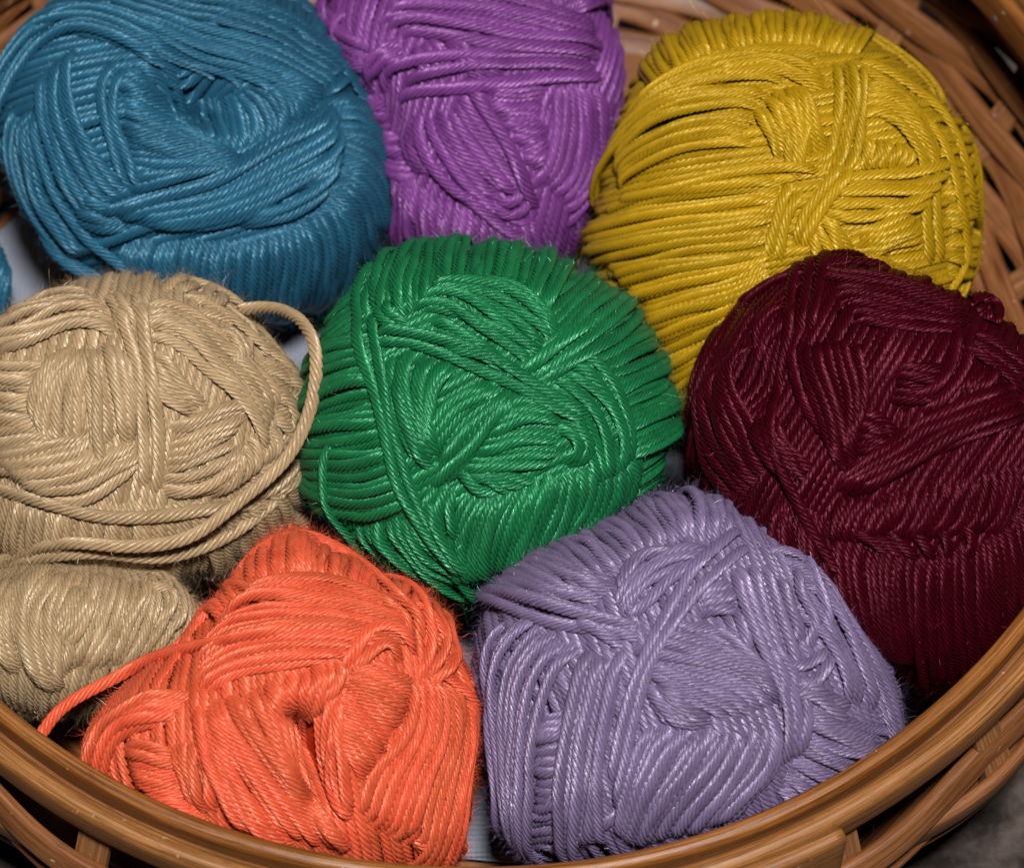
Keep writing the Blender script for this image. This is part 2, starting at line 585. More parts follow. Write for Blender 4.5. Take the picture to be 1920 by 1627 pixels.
def tube(name, P, U, rad, mat, parent, off, step=0.00065, twist0=0.0, lite=False, flat=0.74):
    """a plied strand along P (n,3); U outward normals; lobed section that turns with the twist"""
    n = len(P)
    T = unit(np.gradient(P, axis=0))
    Nn = unit(U - (U * T).sum(1, keepdims=True) * T)
    B = np.cross(T, Nn)
    s = np.concatenate([[0], np.cumsum(np.linalg.norm(np.diff(P, axis=0), axis=1))])
    pitch = 7.5 * rad * (1 + 0.06 * math.sin(twist0 * 7))
    a = twist0 - 2 * math.pi * s / pitch
    nv = 3 * NL if lite else 4 * NL
    j = np.arange(nv)
    if lite:                                            # strands of the lowest layer
        k = j % 3
        lob = np.choose(k, [0.64, 1.02, 1.02])
        offs = (j // 3 + np.choose(k, [0.0, 0.27, 0.73])) / NL
    else:
        k = j % 4
        lob = np.choose(k, [0.52, 0.89, 1.07, 0.89])    # a groove, then the round back of a ply
        offs = (j // 4 + np.choose(k, [0.0, 0.18, 0.5, 0.82])) / NL
    ang = a[:, None] + 2 * math.pi * offs[None]
    rr = rad * (1 + 0.05 * np.sin(s / (rad * 5.3) + twist0 * 3))
    taper = np.ones(n)
    R = rr[:, None] * lob[None] * taper[:, None]
    V = P[:, None, :] + R[..., None] * (flat * np.cos(ang)[..., None] * Nn[:, None] + np.sin(ang)[..., None] * B[:, None])
    V = V.reshape(-1, 3) - off
    idx = np.arange(n * nv).reshape(n, nv)
    c, d = idx[:-1], idx[1:]
    F = np.stack([c, np.roll(c, -1, 1), np.roll(d, -1, 1), d], -1).reshape(-1, 4)
    mid = (ang[:-1] + ang[1:]) / 2 + math.pi / nv
    keep = (np.cos(mid) > (-0.55 if flat < 1 else -2)).ravel()   # the side pressed into the winding stays open
    F = F[keep]
    u0 = np.repeat((s[:-1] + twist0 * 0.01)[:, None], nv, 1)
    u1 = np.repeat((s[1:] + twist0 * 0.01)[:, None], nv, 1)
    v0 = np.repeat(offs[None], n - 1, 0)
    v1 = np.repeat(np.r_[offs[1:], 1.0][None], n - 1, 0)
    uv = np.stack([np.stack([u0, v0], -1), np.stack([u0, v1], -1), np.stack([u1, v1], -1), np.stack([u1, v0], -1)], 2)
    uv = uv.reshape(-1, 4, 2)[keep]
    o = link_mesh(name, V, F, 4, mat, parent, uv.reshape(-1, 2))
    # the line where two plies meet is a crease
    me = o.data
    ed = np.empty(len(me.edges) * 2, np.int32)
    me.edges.foreach_get('vertices', ed)
    ed = ed.reshape(-1, 2) % nv
    sharp = (ed[:, 0] == ed[:, 1]) & (ed[:, 0] % (3 if lite else 4) == 0)
    at = me.attributes.new('sharp_edge', 'BOOLEAN', 'EDGE')
    at.data.foreach_set('value', sharp)
    TRI[0] += len(F) * 2
    return o


class Ball:
    def __init__(self, name, centre, zc, outline, mat, label, strand=13.2, depth=1.0, p=2.42, dents=(), layers=2.3):
        self.c = at_height(centre[0], centre[1], zc)
        self.px = centre
        self.mat, self.core_mat = mat
        self.w = unit(CAM - self.c)
        self.e1 = unit(RIGHT - (RIGHT @ self.w) * self.w)
        self.e2 = np.cross(self.w, self.e1)
        self.m = float((self.c - CAM) @ FWD) / FPX
        self.rs = strand * 0.85 * self.m
        o = np.asarray(outline, float)
        dx, dy = o[:, 0] - centre[0], -(o[:, 1] - centre[1])
        ph = np.arctan2(dy, dx)
        rr = np.hypot(dx, dy) * self.m
        k = np.argsort(ph)
        ph, rr = ph[k], rr[k]
        self.PH = np.linspace(-math.pi, math.pi, 181)[:-1]
        R = np.interp(self.PH, np.r_[ph - 2 * math.pi, ph, ph + 2 * math.pi], np.r_[rr, rr, rr])
        R3 = np.r_[R, R, R]
        self.RL = blur1(R3, 3.0)[180:360]
        self.depth = depth * float(self.RL.mean())
        self.p = p
        self.dents = []
        self.core_in = layers * self.rs
        self.label = label
        self.dents = [(self.pix([d[0]], [d[1]])[0][0], d[2] * self.m / self.depth, d[3]) for d in dents]
        zb = self.c[2]
        self.root = empty(name, self.c)
        tag(self.root, label, 'yarn ball', 'balls of cotton yarn in the basket')
        # height map, azimuthal around the camera-facing axis
        self.tmax = 2.5
        self.G = 480
        self.Hm = np.zeros((self.G, self.G), np.float32)
        self.count = 0
        self.fz_p = []
        self.todo = []
        self.core()

    def local(self, d):
        return np.stack([d @ self.e1, d @ self.e2, d @ self.w], -1)

    def world(self, l):
        return l[..., :1] * self.e1 + l[..., 1:2] * self.e2 + l[..., 2:] * self.w

    def r0(self, d):
        l = self.local(d)
        ph = np.arctan2(l[..., 1], l[..., 0])
        R = np.interp(ph, np.r_[self.PH, math.pi], np.r_[self.RL, self.RL[:1]])
        st = np.hypot(l[..., 0], l[..., 1])
        ct = np.abs(l[..., 2])
        r = ((st / R) ** self.p + (ct / self.depth) ** self.p) ** (-1 / self.p)
        for (dd, sg, amt) in self.dents:
            a = np.arccos(np.clip(d @ dd, -1, 1))
            r = r - amt * np.exp(-(a / sg) ** 2)
        return r

    def pix(self, px, py):
        """picture position -> (direction from the ball's centre, distance beyond its surface)"""
        rd = ray(np.asarray(px, float), np.asarray(py, float))
        oc = CAM - self.c
        tca = -(rd @ oc)
        rmax = max(self.RL.max(), self.depth) * 1.1
        ts = np.linspace(-rmax, 0, 120)
        out_d, hov = [], []
        for r, t in zip(rd, tca):
            pts = oc + (t + ts)[:, None] * r
            ln = np.linalg.norm(pts, axis=1)
            dd = pts / ln[:, None]
            f = ln - self.r0(dd)
            inside = np.nonzero(f < 0)[0]
            if len(inside) and inside[0] > 0:
                i = inside[0]
                q = f[i - 1] / (f[i - 1] - f[i])
                pt = pts[i - 1] + (pts[i] - pts[i - 1]) * q
                out_d.append(unit(pt))
                hov.append(0.0)
            else:
                out_d.append(dd[-1])
                hov.append(max(0.0, f[-1]))
        return np.array(out_d), np.array(hov)

    def core(self):
        nu, nv = 48, 28
        th = np.linspace(0, math.pi, nv)
        ph = np.linspace(0, 2 * math.pi, nu, endpoint=False)
        T, Pp = np.meshgrid(th, ph, indexing='ij')
        l = np.stack([np.sin(T) * np.cos(Pp), np.sin(T) * np.sin(Pp), np.cos(T)], -1).reshape(-1, 3)
        d = self.world(l)
        V = d * (self.r0(d) - self.core_in - 1.0 * self.rs)[:, None]
        i = np.arange(nu * nv).reshape(nv, nu)
        F = np.stack([i[:-1], i[1:], np.roll(i[1:], -1, 1), np.roll(i[:-1], -1, 1)], -1).reshape(-1, 4)
        uv = np.stack([np.repeat(T[:-1].reshape(-1), 4) * 0.03, np.repeat(Pp[:-1].reshape(-1), 4)], 1)
        link_mesh('yarn_core', V, F, 4, self.core_mat, self.root, uv)

    def grid(self, d):
        l = self.local(d)
        th = np.arccos(np.clip(l[..., 2], -1, 1))
        st = np.maximum(np.hypot(l[..., 0], l[..., 1]), 1e-9)
        u = th * l[..., 0] / st
        v = th * l[..., 1] / st
        g = (self.G - 1) / (2 * self.tmax)
        iu = np.clip(np.rint((u + self.tmax) * g), 0, self.G - 1).astype(int)
        iv = np.clip(np.rint((v + self.tmax) * g), 0, self.G - 1).astype(int)
        return iu, iv

    def lay(self, dirs, hover=None, tuck=(True, True), rad=None, step=0.00078, slack=0.0, stiff=2.0, depth=1.0):
        """lay one strand along unit directions, on top of what is already there"""
        rad = self.rs * (rad or 1.0) * rng.uniform(0.90, 1.06)
        core = self.r0(dirs) - self.core_in
        hv = np.zeros(len(dirs)) if hover is None else hover
        pts = resample(np.concatenate([dirs * core[:, None], hv[:, None]], 1), step)
        hv = pts[:, 3]
        P = pts[:, :3]
        if len(P) < 6:
            return
        d = unit(P)
        core = self.r0(d) - self.core_in
        T = unit(np.gradient(d, axis=0))
        L = unit(np.cross(T, d))
        q = 0.66                                  # yarn is soft: strands press into each other
        xs = q * np.array([-0.85, -0.45, 0.0, 0.45, 0.85])
        prof = FLAT * np.sqrt(q * q - xs ** 2)
        req = np.full(len(d), 0.0)
        rloc = core + 0.002
        for x, pf in zip(xs, prof):
            dd = unit(d + L * (x * rad / rloc)[:, None])
            iu, iv = self.grid(dd)
            req = np.maximum(req, self.Hm[iv, iu] + pf * rad)
        # a strand under tension rides over crests and dips softly between them
        w = max(1, int(1.2 * rad / step))
        mx = req.copy()
        for k in range(1, w + 1):
            mx[k:] = np.maximum(mx[k:], req[:-k])
            mx[:-k] = np.maximum(mx[:-k], req[k:])
        c = blur1(0.45 * mx + 0.55 * req, stiff * rad / step)
        c = np.maximum(c, req - 0.35 * rad)
        c = blur1(c, 0.8 * rad / step) + slack
        hfull = np.maximum(c, hv + self.core_in * (hv > 0) - rad * 0.0)
        if hover is not None:
            hfull = blur1(hfull, 2.0 * rad / step)
        c = hfull
        cap = self.core_in + 0.4 * rad
        c = np.where(c > cap, cap + (c - cap) * 0.5, c)
        # ends dive beneath the winding
        nd = min(len(c) // 3, max(3, int(4.0 * rad / step)))
        ramp = (np.cos(np.linspace(0, math.pi, nd)) + 1) / 2
        dive = 1.8 * rad * depth
        if tuck[0]:
            c[:nd] -= dive * ramp
        if tuck[1]:
            c[-nd:] -= dive * ramp[::-1]
        Pw = d * (core + c)[:, None]
        Pw = blur1(Pw, 1.0)
        # stamp into the height map
        f = 4
        ui = np.linspace(0, len(d) - 1, (len(d) - 1) * f + 1)
        up_ = lambda a: np.stack([np.interp(ui, np.arange(len(d)), a[:, k]) for k in range(3)], 1)
        du, Lu = unit(up_(d)), up_(L)
        cu = np.interp(ui, np.arange(len(d)), c)
        ru = np.interp(ui, np.arange(len(d)), rloc)
        for x in np.linspace(-q, q, 13):
            dd = unit(du + Lu * (x * rad / ru)[:, None])
            iu, iv = self.grid(dd)
            hgt = cu + FLAT * math.sqrt(max(0, q * q - x * x)) * rad
            np.maximum.at(self.Hm, (iv, iu), hgt.astype(np.float32))
        self.todo.append((Pw, d, T, c, rad, step))

    def finish(self):
        """build the strands that show at all; those buried under later ones are left out"""
        for (Pw, d, T, c, rad, step) in self.todo:
            L = unit(np.cross(T, d))
            seen = np.zeros(len(d), bool)
            for x in (-0.7, 0.0, 0.7):
                iu, iv = self.grid(unit(d + L * x * rad / np.linalg.norm(Pw, axis=1)[:, None]))
                seen |= (c + 0.5 * rad) > self.Hm[iv, iu] - 1.1 * rad
            if seen.sum() < 5:
                continue
            # only the stretches where it shows
            k = np.nonzero(seen)[0]
            cuts = np.nonzero(np.diff(k) > 16)[0]
            for run in np.split(k, cuts + 1):
                if len(run) < 3:
                    continue
                i0, i1 = max(0, run[0] - 5), min(len(d), run[-1] + 6)
                if i1 - i0 < 6:
                    continue
                sl = slice(i0, i1)
                tube('strand', Pw[sl] + self.c, d[sl], rad, self.mat, self.root, self.c, step, rng.uniform(0, 6.28), lite=step > 0.0012, flat=1.0 if c[0] > 0.5 else FLAT)
                self.count += 1
                self.fz_p.append((Pw[sl][::3], d[sl][::3], T[sl][::3], rad))
        print(self.label, self.count, len(self.todo), TRI[0])

    def extend(self, d, amount, end):
        """carry a path on round the ball as a great circle"""
        k = 4
        if end:
            a, b = d[-1 - k], d[-1]
        else:
            a, b = d[k], d[0]
        t = unit(b - a - ((b - a) @ b) * b)
        A = np.linspace(0, amount, 12)[1:]
        e = np.cos(A)[:, None] * b + np.sin(A)[:, None] * t
        return np.vstack([d, e]) if end else np.vstack([e[::-1], d])

    def bundle(self, rails, n=None, jit=0.2, lim=0.5, ext=0.55, loose=False, rad=None, trim=0.05, scramble=True, front=0.006, **kw):
        """strands laid side by side between traced rails (picture units)"""
        M = 26
        if len(rails) > 2:
            rad = rad or 0.92
            jit = jit * 0.65
        rl = np.array([spline(r, M) for r in rails])
        if len(rails) == 1:
            n = n or 1
            if n > 1:
                t = np.gradient(rl[0], axis=0)
                nn = np.stack([-t[:, 1], t[:, 0]], 1)
                nn /= np.linalg.norm(nn, axis=1, keepdims=True)
                w = self.rs / self.m * (n - 1)
                rl = np.array([rl[0] - nn * w, rl[0] + nn * w])
        if n is None:
            wd = np.linalg.norm(np.diff(rl, axis=0), axis=2).sum(0)
            n = max(2, int(round(np.percentile(wd, 90) / ((1.15 if len(rails) > 2 else 1.36) * self.rs / self.m))) + 1)
        ts = np.linspace(0, 1, n) if n > 1 else np.array([0.5])
        order = np.arange(n)
        if scramble and n > 3:
            order = np.argsort(np.arange(n) + rng.uniform(-2.5, 2.5, n))
            if rng.random() < 0.5:
                order = order[::-1]
        x = np.arange(len(rl))
        for k in order:
            t = ts[k]
            if len(rl) == 1:
                path = rl[0].copy()
            else:
                tt = t * (len(rl) - 1)
                i = min(int(tt), len(rl) - 2)
                f = tt - i
                # smooth across rails (Catmull-Rom)
                p0 = rl[max(i - 1, 0)] if i > 0 else 2 * rl[0] - rl[1]
                p3 = rl[i + 2] if i + 2 < len(rl) else 2 * rl[-1] - rl[-2]
                p1, p2 = rl[i], rl[i + 1]
                path = 0.5 * (2 * p1 + (p2 - p0) * f + (2 * p0 - 5 * p1 + 4 * p2 - p3) * f * f + (3 * p1 - p0 - 3 * p2 + p3) * f ** 3)
            a0 = rng.uniform(0, trim)
            a1 = 1 - rng.uniform(0, trim)
            u = np.linspace(a0, a1, M)
            uu = np.linspace(0, 1, M)
            path = np.stack([np.interp(u, uu, path[:, 0]), np.interp(u, uu, path[:, 1])], 1)
            t_ = np.gradient(path, axis=0)
            nn = np.stack([-t_[:, 1], t_[:, 0]], 1) / np.maximum(np.linalg.norm(t_, axis=1, keepdims=True), 1e-6)
            wv = sum(rng.normal() * np.sin(math.pi * (q + 1) * uu + rng.uniform(0, 6.28)) / (q + 1.0) for q in range(4))
            path = path + nn * (wv * jit * 2 * self.rs / self.m)[:, None]
            d, hov = self.pix(path[:, 0], path[:, 1])
            tk = [True, True]
            hv = None
            if loose:
                self.free(path, front, rad)
                continue
            else:
                d = unit(blur1(d, 0.8))
                for e in (0, 1):
                    dz = d[-1 if e else 0] @ self.w
                    if dz < lim:
                        d = self.extend(d, ext * rng.uniform(0.8, 1.1), e)
                        if hv is not None:
                            pass
            self.lay(d, hover=hv, tuck=tk, rad=rad, **kw)

    def free(self, path, front, rad=None):
        """a loose strand that hangs clear of the winding"""
        rad = self.rs * (rad or 1.0)
        rd = ray(path[:, 0], path[:, 1])
        oc = CAM - self.c
        tca = -(rd @ oc)
        d, hov = self.pix(path[:, 0], path[:, 1])
        iu, iv = self.grid(d)
        hm = self.Hm[iv, iu].astype(float)
        for k in (1, 2, 3):
            for (ou, ov) in ((k, 0), (-k, 0), (0, k), (0, -k)):
                hm = np.maximum(hm, self.Hm[np.clip(iv + ov, 0, self.G - 1), np.clip(iu + ou, 0, self.G - 1)])
        surf = d * (self.r0(d) - self.core_in + hm + 0.8 * rad)[:, None]
        th = ((surf - oc) * rd).sum(1)
        u = np.linspace(0, 1, len(t_ := tca))
        rampw = np.clip(np.minimum(u, 1 - u) / 0.16, 0, 1)
        fr = front * rampw * rampw * (3 - 2 * rampw)
        t = np.where(hov > 0, tca - fr, np.minimum(th, tca - fr))
        t = blur1(t, 1.2)
        for e in (0, -1):                          # the ends go in under the winding
            if hov[e] == 0:
                sg = np.linspace(2.6 * rad, 0, 4)
                if e == 0:
                    t[:4] += sg
                else:
                    t[-4:] += sg[::-1]
        P = resample(oc + t[:, None] * rd, 0.00078)
        P = blur1(P, 2.0)
        d = unit(P)
        T = unit(np.gradient(P, axis=0))
        self.todo.append((P, d, T, np.full(len(P), 1.0), rad, 0.00078))

    def base(self, angle, spread=0.3, zmin=-0.3, tilt=0.0, space=1.4):
        """first full winding, strands running at `angle` (degrees) over the face"""
        a = math.radians(angle)
        ax0 = np.array([-math.sin(a), math.cos(a), math.sin(math.radians(tilt))])
        ax0 /= np.linalg.norm(ax0)
        R = float(self.RL.mean())
        lat = math.pi / 2 - 0.12
        n = int(2 * lat * R / (space * self.rs))
        idx = list(range(n))
        random.shuffle(idx)
        for i in idx:
            la = -lat + 2 * lat * (i + 0.5) / n
            ax = unit(ax0 + rng.normal(0, math.radians(spread), 3))
            t1 = unit(np.array([0, 0, 1.0]) - ax[2] * ax)
            t2 = np.cross(ax, t1)
            s = np.linspace(-1.95, 1.95, 60)
            l = math.sin(la) * ax + math.cos(la) * (np.cos(s)[:, None] * t1 + np.sin(s)[:, None] * t2)
            l = l[l[:, 2] > zmin]
            if len(l) < 8:
                continue
            self.lay(self.world(l), tuck=(True, True), step=0.0014)

    def fuzz(self, n, length, up=0.9, width=0.000013):
        """stray cotton fibres standing off the strands"""
        self.finish()
        n = int(n * 2.3)
        length *= 0.8
        Ps = np.vstack([f[0] for f in self.fz_p])
        Ds = np.vstack([f[1] for f in self.fz_p])
        Ts = np.vstack([f[2] for f in self.fz_p])
        # keep fibres near the outside of the winding
        iu, iv = self.grid(Ds)
        hh = np.linalg.norm(Ps, axis=1) - (self.r0(Ds) - self.core_in)
        top = hh > self.Hm[iv, iu] - 1.7 * self.rs
        k = np.nonzero(top)[0]
        wt = 0.12 + np.clip(1 - Ds[k] @ self.w, 0, 1.2)      # most of the halo stands along the outline
        k = rng.choice(k, n, p=wt / wt.sum())
        P, D, T = Ps[k], Ds[k], Ts[k]
        L = np.cross(T, D)
        a = rng.uniform(-1.2, 1.2, n)[:, None]
        nrm = np.cos(a) * D + np.sin(a) * L
        p0 = P + nrm * self.rs * 0.9
        g = unit(nrm * up + T * rng.normal(0, 1.0, (n, 1)) + L * rng.normal(0, 0.6, (n, 1)))
        ln = length * rng.gamma(2.2, 0.45, n)[:, None]
        s = unit(np.cross(g, rng.normal(0, 1, (n, 3)))) * width
        bend = unit(g + rng.normal(0, 0.9, (n, 3)))
        p1 = p0 + g * ln * 0.45
        p2 = p1 + bend * ln * 0.55
        V = np.stack([p0 - s, p0 + s, p1 + s * 0.8, p1 - s * 0.8, p2], 1).reshape(-1, 3)
        o5 = (np.arange(n) * 5)[:, None]
        F = np.concatenate([o5 + np.array([0, 1, 2]), o5 + np.array([0, 2, 3]), o5 + np.array([3, 2, 4])], 0)
        uv = np.zeros((n * 9, 2))
        uv[:, 0] = np.repeat(rng.uniform(0, 1, n * 3), 3)
        o = link_mesh('fuzz', V, F, 3, self.mat, self.root, uv)
        o['kind'] = 'stuff'
        TRI[0] += len(F)


def crop(ox, oy, sc):
    def f(*rails):
        return [[(ox + x / sc, oy + y / sc) for (x, y) in r] for r in rails]
    return f


# ------------------------------------------------------------------ blue
M_BLUE = yarn_material('blue_cotton', (0.012, 0.085, 0.165), (0.032, 0.170, 0.290))
c = crop(0, 0, 2.526)
O = c([(-30, 360), (40, 230), (130, 90), (280, 0), (520, -70), (900, -110), (1250, -70), (1450, 60), (1560, 200), (1650, 310), (1760, 470), (1830, 620), (1862, 800), (1860, 1000), (1800, 1180),
       (1700, 1300), (1560, 1420), (1380, 1500), (1000, 1540), (700, 1450), (400, 1330), (250, 1250), (180, 1130), (90, 1000), (10, 850), (-30, 600)])[0]
B = Ball('yarn_ball', (368, 290), -0.020, O, M_BLUE, 'teal blue yarn ball with a dark hollow, behind the tan ball', strand=12.6, depth=0.98,
         dents=[(362, 160, 60, 0.020), (450, 200, 80, 0.006)])
B.base(20)
b = lambda *r, **k: B.bundle(c(*r), **k)
b([(60, 480), (30, 750), (100, 1000), (230, 1180)], [(150, 480), (140, 700), (230, 1000), (420, 1260)])
b([(600, 1150), (560, 1280), (560, 1400)], [(820, 1130), (800, 1300), (790, 1450)], [(1150, 1130), (1130, 1320), (1100, 1500)], [(1450, 1020), (1500, 1200), (1480, 1420)], [(1620, 850), (1740, 980), (1790, 1180)],
  [(1640, 650), (1760, 720), (1860, 850)], [(1600, 480), (1700, 480), (1800, 560)])
b([(880, 120), (1000, 60), (1100, -60)], [(1400, 200), (1480, 120), (1500, 40)], [(1560, 420), (1650, 380), (1720, 400)])
b([(190, 300), (190, 550), (290, 850), (420, 1050)], [(330, 150), (330, 450), (450, 750), (600, 950)])
b([(300, 1000), (450, 1080), (600, 1100)], [(350, 900), (500, 1000), (650, 1010)])
b([(900, 640), (880, 540), (900, 440)], [(1150, 740), (1130, 600), (1100, 430)], [(1400, 620), (1330, 480), (1230, 380)], [(1540, 480), (1420, 400), (1280, 350)])
b([(540, 350), (700, 400), (830, 560), (900, 640)], [(540, 560), (750, 620), (950, 700), (1160, 770)], [(560, 900), (800, 850), (1000, 800), (1170, 780)])
b([(620, 260), (740, 330), (800, 420), (880, 620)], n=2)
b([(560, 250), (500, 450), (530, 650), (640, 920)], n=2)
b([(1080, 1100), (1250, 1060), (1400, 1010), (1620, 850)], [(1100, 1040), (1300, 980), (1500, 880), (1640, 720)])
b([(430, 1030), (700, 930), (1000, 860), (1250, 700), (1500, 560), (1640, 430)], [(700, 1080), (1000, 1080), (1300, 950), (1550, 800), (1660, 640)])
b([(300, 120), (600, 210), (760, 300), (880, 320)], [(60, 280), (180, 110), (400, 50), (700, 150), (950, 270), (1250, 350), (1500, 480)], [(400, -30), (700, 40), (1000, 140), (1300, 210), (1560, 350), (1650, 450)],
  [(800, -80), (1100, -10), (1350, 80), (1520, 220), (1640, 340)], n=13)
b([(0, 380), (130, 190), (330, 100), (520, 130), (700, 230), (830, 310)], n=2)
b([(140, 470), (170, 700), (260, 950), (400, 1130), (600, 1260), (700, 1320)], n=1)
B.fuzz(5000, 0.0022)

# ------------------------------------------------------------------ another blue ball, mostly outside the picture
B = Ball('yarn_ball', (-70, 540), -0.032, [(-70 + 105 * math.cos(t), 540 + 135 * math.sin(t)) for t in np.linspace(0, 6.2, 24)], M_BLUE,
         'sliver of a blue yarn ball at the left edge, beside the pale lining', strand=12.6)
B.base(75)
B.fuzz(500, 0.0018)

# ------------------------------------------------------------------ purple
M_PUR = yarn_material('purple_cotton', (0.130, 0.024, 0.175), (0.320, 0.090, 0.400))
c = crop(580, 0, 3.0)
O = c([(40, -60), (90, 170), (180, 330), (290, 560), (370, 800), (400, 1050), (430, 1400), (700, 1640), (1000, 1680), (1300, 1620), (1520, 1450), (1620, 1250), (1670, 1000), (1750, 700), (1810, 450), (1790, 270),
       (1700, 80), (1600, -80), (1300, -240), (900, -300), (400, -240)])[0]
B = Ball('yarn_ball', (913, 205), -0.020, O, M_PUR, 'bright purple yarn ball between the blue and yellow balls', strand=13.2, depth=1.0, dents=[(1010, 190, 60, 0.004)])
B.base(70)
b = lambda *r, **k: B.bundle(c(*r), **k)
b([(300, 230), (150, 150), (50, 60)], [(420, 640), (330, 600), (260, 480)], [(600, 1030), (480, 980), (400, 880)])
b([(470, 900), (480, 1150), (440, 1400)], [(640, 1080), (680, 1250), (700, 1450)], [(900, 1200), (920, 1350), (930, 1500)], [(1250, 1250), (1300, 1400), (1330, 1500)])
b([(600, -100), (560, 0), (500, -200)], [(1200, -60), (1260, -150), (1300, -220)], [(1500, 60), (1650, 0), (1700, 20)])
b([(560, 230), (620, 340), (650, 460)], [(720, 180), (820, 300), (900, 440)], [(900, 220), (1000, 340), (1100, 450)])
b([(530, 210), (400, 260), (310, 350), (290, 470)], [(540, 340), (430, 390), (360, 520)])
b([(900, 480), (1100, 470), (1360, 440)], [(960, 600), (1150, 600), (1370, 600)], [(1120, 740), (1250, 760), (1370, 780)], [(1230, 950), (1300, 930), (1350, 880)])
b([(480, 720), (560, 900), (700, 1000)], [(520, 640), (640, 880), (800, 1040)])
b([(700, 950), (900, 1110), (1100, 1270), (1280, 1340)], n=2)
b([(560, 600), (700, 900), (850, 1080), (1000, 1140)], [(700, 580), (900, 850), (1130, 1090), (1220, 1140)], [(860, 430), (1020, 640), (1180, 900), (1280, 1140)], n=8, rad=1.0)
b([(870, 420), (980, 600), (1130, 860), (1230, 1080), (1320, 1260)], n=1)
b([(1030, 1140), (1150, 1190), (1240, 1100)], n=2)
b([(1420, 440), (1410, 700), (1370, 900), (1280, 1100)], [(1560, 420), (1600, 700), (1560, 950), (1400, 1200)], [(1710, 450), (1700, 800), (1610, 1100), (1450, 1350)])
b([(410, 650), (560, 545), (850, 500), (1200, 440), (1500, 390), (1760, 400)], n=1)
b([(410, 480), (560, 400), (900, 350), (1300, 310), (1740, 330)], n=2)
b([(300, 140), (450, 50), (800, 60), (1200, 120), (1680, 260)], [(500, -60), (900, -50), (1300, 20), (1680, 130)])
b([(370, 190), (560, 115), (800, 160), (1100, 220), (1500, 240), (1740, 300)], n=2)
B.fuzz(4500, 0.0020)

# ------------------------------------------------------------------ yellow
M_YEL = yarn_material('yellow_cotton', (0.420, 0.220, 0.003), (0.640, 0.395, 0.012))
c = crop(1060, 0, 2.2326)
O = c([(270, 330), (330, 240), (450, 160), (620, 100), (850, 70), (1080, 85), (1250, 150), (1430, 270), (1570, 400), (1650, 550), (1690, 680), (1692, 860), (1690, 1020), (1670, 1200), (1600, 1400), (1400, 1600),
       (1100, 1770), (800, 1850), (560, 1850), (380, 1740), (230, 1500), (110, 1200), (110, 900), (160, 700), (210, 520)])[0]
B = Ball('yarn_ball', (1460, 405), -0.017, O, M_YEL, 'mustard yellow yarn ball against the basket wall', strand=12.0, depth=0.96, dents=[(1600, 270, 60, 0.003)])
B.base(10)
b = lambda *r, **k: B.bundle(c(*r), **k)
b([(400, 400), (330, 320), (290, 260)], [(600, 240), (570, 160), (550, 90)], [(900, 180), (900, 110), (900, 40)], [(1200, 210), (1250, 170), (1300, 110)])
b([(1500, 480), (1600, 480), (1680, 520)], [(1600, 800), (1680, 800), (1740, 800)], [(1620, 1150), (1700, 1150), (1740, 1150)])
b([(1250, 1050), (1400, 1130), (1560, 1180)], [(1100, 1050), (1200, 1180), (1350, 1300)], [(900, 1150), (960, 1300), (1100, 1450)])
b([(1200, 1000), (1350, 930), (1490, 870)], [(1220, 1090), (1400, 1020), (1550, 990)])
b([(1270, 560), (1260, 640), (1275, 710)], [(1470, 610), (1440, 660), (1400, 700)])
b([(880, 330), (900, 500), (940, 700)], [(1000, 330), (1040, 500), (1100, 640)])
b([(780, 420), (850, 560), (920, 680)], [(880, 380), (980, 540), (1040, 680)])
b([(190, 800), (300, 710), (500, 620), (790, 590)], [(200, 650), (350, 500), (560, 420), (850, 390)], [(250, 480), (450, 320), (700, 230), (1000, 195), (1160, 215)])
b([(600, 340), (850, 300), (1000, 340), (1110, 400)], [(560, 290), (800, 240), (1020, 270), (1130, 310)])
b([(110, 900), (400, 810), (700, 770), (950, 760)], [(90, 1060), (400, 1000), (700, 960), (900, 900)], [(180, 1200), (450, 1130), (700, 1090), (870, 1050)], [(300, 1360), (500, 1290), (700, 1230), (860, 1130)],
  [(380, 1560), (540, 1470), (700, 1370), (850, 1240)], [(420, 1790), (560, 1690), (720, 1550), (880, 1380)])
b([(1100, 900), (1160, 990), (1210, 1070)], [(1020, 950), (1050, 1040), (1080, 1150)], n=4)
b([(1250, 300), (1400, 400), (1510, 560), (1560, 760)], [(1260, 440), (1400, 490), (1490, 590), (1530, 720)])
b([(1180, 220), (1350, 300), (1520, 450), (1620, 650), (1660, 850), (1695, 1050), (1650, 1220)], n=2)
b([(1340, 430), (1460, 560), (1530, 720), (1555, 950), (1580, 1180)], n=2)
b([(1060, 740), (1300, 720), (1500, 720), (1660, 690)], [(1060, 890), (1300, 900), (1450, 880), (1560, 820)], n=5)
b([(905, 500), (930, 640), (970, 760)], [(1000, 470), (985, 600), (990, 740)], n=3)
b([(180, 850), (450, 790), (750, 720), (950, 700), (1120, 730)], n=1)
b([(1120, 220), (1150, 400), (1120, 620), (1050, 720)], [(1240, 230), (1250, 450), (1200, 650), (1110, 790)], n=4)
b([(1180, 660), (1110, 790), (1020, 930), (980, 1070)], n=2)
b([(970, 740), (930, 860), (890, 1000), (870, 1140)], n=2)
B.fuzz(3500, 0.0018)

